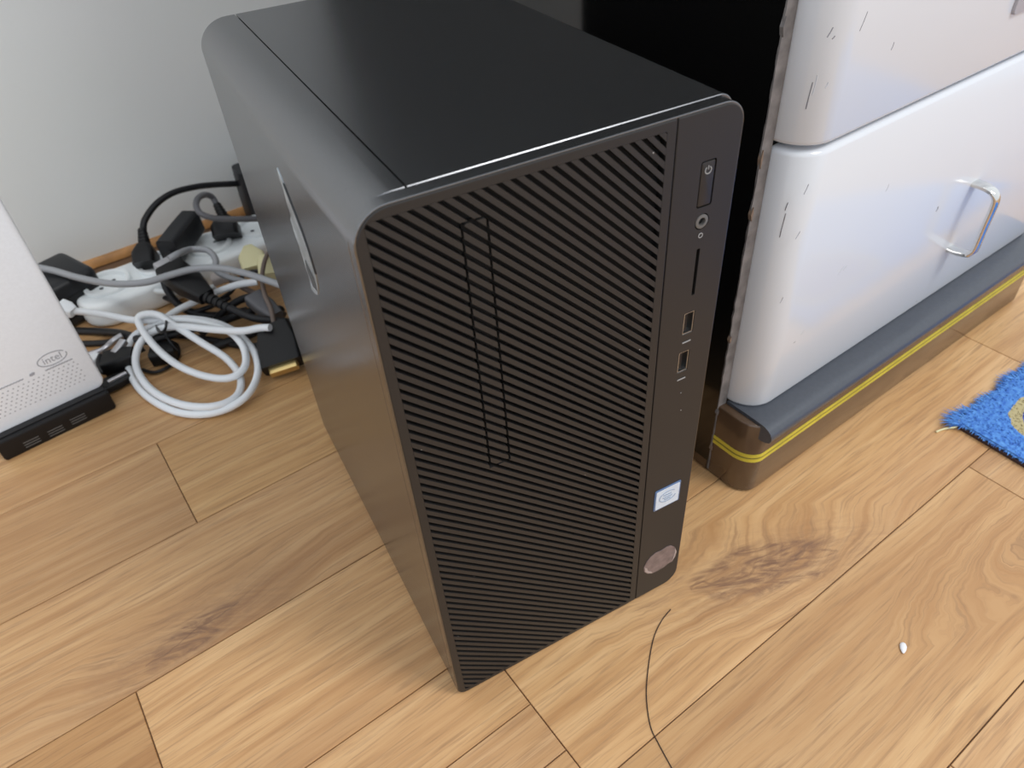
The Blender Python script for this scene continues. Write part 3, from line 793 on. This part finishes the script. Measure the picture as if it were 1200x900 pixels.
# connector with gold end by the computer
dv2 = empty('monitor_connector', (0, 0, 0)); tag(dv2, 'black monitor connector with gold end leaning beside the computer tower', 'connector')
def mk():
    lo = ck(790, 600, .010); hi = ck(762, 478, .030)
    d = (lo-hi).normalized()
    plug_body('shell', lo-d*.004, hi, .040, .017, .030, .015, 'black_plastic', None, twist=math.radians(-8))
    plug_body('gold_end', lo+d*.002, lo-d*.007, .028, .008, .030, .008, 'gold_plate', None, twist=math.radians(-8))
    tube('cable', [hi-d*.0, ck(752, 430, .036), ck(735, 390, .042), ck(728, 340, .046), ck(738, 290, .05), ck(760, 255, .05)], .0024, 'brown_cord', None)
q = ck(790, 600, 0); dv2.location = (q.x, q.y, 0); thing_world(dv2, mk)
# cream connector
cr = empty('cream_connector', (0, 0, 0)); tag(cr, 'pale yellow plastic connector with two lobes beside the power strip', 'connector')
def mk():
    a, b = ck(712, 325, .030), ck(690, 262, .040)
    plug_body('shell', a, b, .028, .016, .010, .010, 'cream_plastic', None)
    c_, d_ = ck(745, 345, .032), ck(738, 290, .040)
    plug_body('lobe', c_, d_, .018, .014, .014, .012, 'cream_plastic', None)
q = ck(712, 325, 0); cr.location = (q.x, q.y, 0); thing_world(cr, mk)
# black cords lying in the tangle
tangle = [
    ([(205, 492, .004), (270, 494, .004), (340, 500, .010), (400, 520, .017), (450, 510, .018), (520, 490, .017), (600, 470, .014), (690, 440, .012), (760, 420, .010)], .0042, 'thick black cord on the floor under the white coil'),
    ([(225, 528, .003), (300, 524, .003), (370, 510, .004), (430, 500, .004), (510, 505, .004), (600, 520, .004), (690, 535, .004), (760, 520, .004)], .0034, 'black cord running under the white coil toward the monitor connector'),
    ([(395, 600, .003), (430, 607, .003), (470, 590, .003), (495, 560, .004), (490, 530, .008), (455, 515, .010)], .0018, 'thin black cord curled on the floor inside the white coil'),
    ([(560, 500, .012), (620, 440, .016), (660, 410, .022), (700, 400, .026), (750, 430, .022), (790, 450, .016)], .0040, 'black cord looping beside the computer tower above the monitor connector'),
    ([(590, 540, .004), (640, 520, .006), (700, 500, .008), (750, 470, .010), (780, 430, .012)], .0045, 'thick black cord disappearing behind the monitor connector'),
    ([(600, 410, .012), (640, 385, .020), (665, 350, .030), (690, 330, .034), (730, 325, .036)], .0022, 'thin black cord rising toward the pale yellow connector'),
    ([(430, 390, .010), (480, 410, .012), (520, 440, .010), (570, 430, .012), (640, 400, .014)], .0026, 'thin black cord crossing behind the tied white coil'),
    ([(280, 560, .012), (275, 580, .010), (285, 605, .006), (305, 600, .006), (340, 570, .012), (400, 540, .014)], .0030, 'black cord bent beside the small black plug'),
]
for pts, r, lab in tangle: cord('black_cord', pts, r, 'cable_black', lab, 'cord')
cord('brown_cord', [(640, 352, .022), (690, 380, .024), (735, 400, .024), (770, 440, .018), (790, 470, .014)], .0030, 'brown_cord', 'brown cord beside the computer tower above the monitor connector')
cord('pale_cord', [(300, 415, .018), (330, 392, .022), (400, 378, .024), (470, 385, .020), (540, 380, .018), (600, 370, .016)], .0034, 'strip_white', 'pale cord lying in front of the power strip')
cord('silver_cord', [(240, 560, .006), (285, 545, .010), (315, 520, .012), (340, 505, .014)], .0034, 'silver_plug', 'short silver-grey lead between the white mini computer and the cord tangle')
# small plugs in the tangle
s1 = empty('small_plug', (0, 0, 0)); tag(s1, 'small black plug with clear tip on the floor beside the white mini computer', 'plug')
def mk():
    plug_body('shell', ck(295, 585, .010), ck(375, 560, .014), .026, .018, .016, .014, 'black_plastic', None)
    plug_body('tip', ck(318, 555, .018), ck(345, 520, .022), .008, .006, .008, .006, 'silver_plug', None)
q = ck(330, 580, 0); s1.location = (q.x, q.y, 0); thing_world(s1, mk)
s2 = empty('flat_plug', (0, 0, 0)); tag(s2, 'flat black plug with a silver edge lying next to the black device base', 'plug')
def mk():
    plug_body('shell', ck(285, 650, .006), ck(360, 615, .006), .018, .008, .014, .008, 'black_plastic', None)
    plug_body('silver_edge', ck(300, 634, .011), ck(350, 608, .011), .004, .003, .004, .003, 'silver_plug', None)
q = ck(320, 630, 0); s2.location = (q.x, q.y, 0); thing_world(s2, mk)
s3 = empty('white_plug', (0, 0, 0)); tag(s3, 'small white plug at the side of the white mini computer', 'plug')
def mk(): plug_body('shell', ck(250, 585, .008), ck(275, 560, .010), .012, .010, .009, .008, 'cable_white', None)
q = ck(260, 575, 0); s3.location = (q.x, q.y, 0); thing_world(s3, mk)
s4 = empty('round_plug', (0, 0, 0)); tag(s4, 'black rounded plug on the floor inside the white coil', 'plug')
def mk(): plug_body('shell', ck(425, 560, .008), ck(490, 545, .010), .022, .016, .014, .013, 'black_plastic', None)
q = ck(455, 555, 0); s4.location = (q.x, q.y, 0); thing_world(s4, mk)
s5 = empty('cable_label', (0, 0, 0)); tag(s5, 'pale paper tag wrapped on cords in front of the power strip', 'tag')
def mk(): plug_body('tag_sleeve', ck(590, 352, .026), ck(640, 335, .028), .014, .010, .014, .010, 'label_paper', None)
q = ck(615, 345, 0); s5.location = (q.x, q.y, 0); thing_world(s5, mk)
s6 = empty('grey_connector', (0, 0, 0)); tag(s6, 'grey-brown connector body among black cords beside the computer tower', 'connector')
def mk(): plug_body('shell', ck(705, 400, .030), ck(770, 455, .024), .020, .014, .014, .012, 'cable_dark_grey', None)
q = ck(735, 430, 0); s6.location = (q.x, q.y, 0); thing_world(s6, mk)

# ================================================================== RUG, THREAD, CRUMB
rg = empty('rug', (.451, -.060, 0), math.radians(-2)); tag(rg, 'shaggy blue rug with a tan ring pattern on the wooden floor', 'rug')
RW, RH = .42, .50
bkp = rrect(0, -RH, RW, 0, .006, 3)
prism('backing', bkp, .0, .0022, 'rug_back_shadow', rg, axis='z')
prism('pile_base', rrect(.002, -RH+.002, RW-.002, -.001, .006, 3), .0022, .0058, 'rug_wool', rg, axis='z', bev=.001)
def fibres():
    rn = random.Random(11); v, f = [], []
    def blade(p, d, w_):
        s = Vector((-d.y, d.x, 0)); s = s.normalized()*w_ if s.length > 1e-6 else Vector((w_, 0, 0))
        b = len(v); m_ = p+d*.55+Vector((0, 0, .0006))
        v.extend((p-s, p+s, m_+s*.8, m_-s*.8, p+d)); f.append((b, b+1, b+2, b+3)); f.append((b+3, b+2, b+4))
    for _ in range(26000):
        x = rn.uniform(.002, RW*.85); y = -rn.uniform(.002, RH*.8)
        if rn.random() < (x/RW)*.5: continue
        a = rn.uniform(0, 6.283); h = rn.uniform(.0015, .0038)
        blade(Vector((x, y, .0052)), Vector((math.cos(a)*h*.8, math.sin(a)*h*.8, h*.6)), rn.uniform(.0004, .0008))
    for _ in range(3200):      # overhang along the far edge, in tufts
        x = rn.uniform(0, RW); t = .5+.5*math.sin(x*170)+.4*math.sin(x*71+1)
        L = rn.uniform(.003, .008)+max(0, t)*rn.uniform(.002, .010)
        a = math.radians(rn.gauss(108+25*math.sin(x*170+1.2), 22))
        blade(Vector((x, -.002-rn.uniform(0, .006), .0045)), Vector((math.cos(a)*L, math.sin(a)*L, rn.uniform(-.003, .0015))), .0006)
    for _ in range(900):       # left edge
        y = -rn.uniform(0, RH); L = rn.uniform(.001, .0035)
        blade(Vector((.001, y, .005)), Vector((-L, rn.uniform(-.5, .5)*L, rn.uniform(-.0015, .001))), .0006)
    return v, f
v_, f_ = fibres(); pile = pydata('pile', v_, f_, 'rug_wool', rg); tag(pile, 'shaggy blue wool fibres', kind='stuff')
tube('loose_thread', [(.004, -.002, .005), (-.002, -.004, .003), (-.010, .001, .0012), (-.018, .003, .0010)], .0008, 'cream_plastic', rg, 6)
hp = [at(px, py, .0004) for px, py in ((786, 714), (775, 728), (766, 748), (760, 780), (757.5, 815), (762, 850), (772, 872), (790, 905))]
th = tube('thread', hp, .00034, 'hair', None, 6, 8); tag(th, 'thin dark thread curving over the floor in front of the computer tower', 'thread')
cp = at(1058, 760, 0)
bm = bmesh.new(); bmesh.ops.create_icosphere(bm, subdivisions=2, radius=1)
for v in bm.verts: v.co = Vector((v.co.x*.0021*(1+.3*v.co.y), v.co.y*.0042, v.co.z*.0009*(1+.2*v.co.x)+.0009))
bmesh.ops.rotate(bm, verts=bm.verts[:], cent=(0, 0, 0), matrix=Matrix.Rotation(-1.0, 3, 'Z'))
cb = from_bm('paper_scrap', bm, 'crumb', None, True); cb.location = (cp.x, cp.y, 0); tag(cb, 'tiny white scrap lying on the wooden floor', 'scrap')
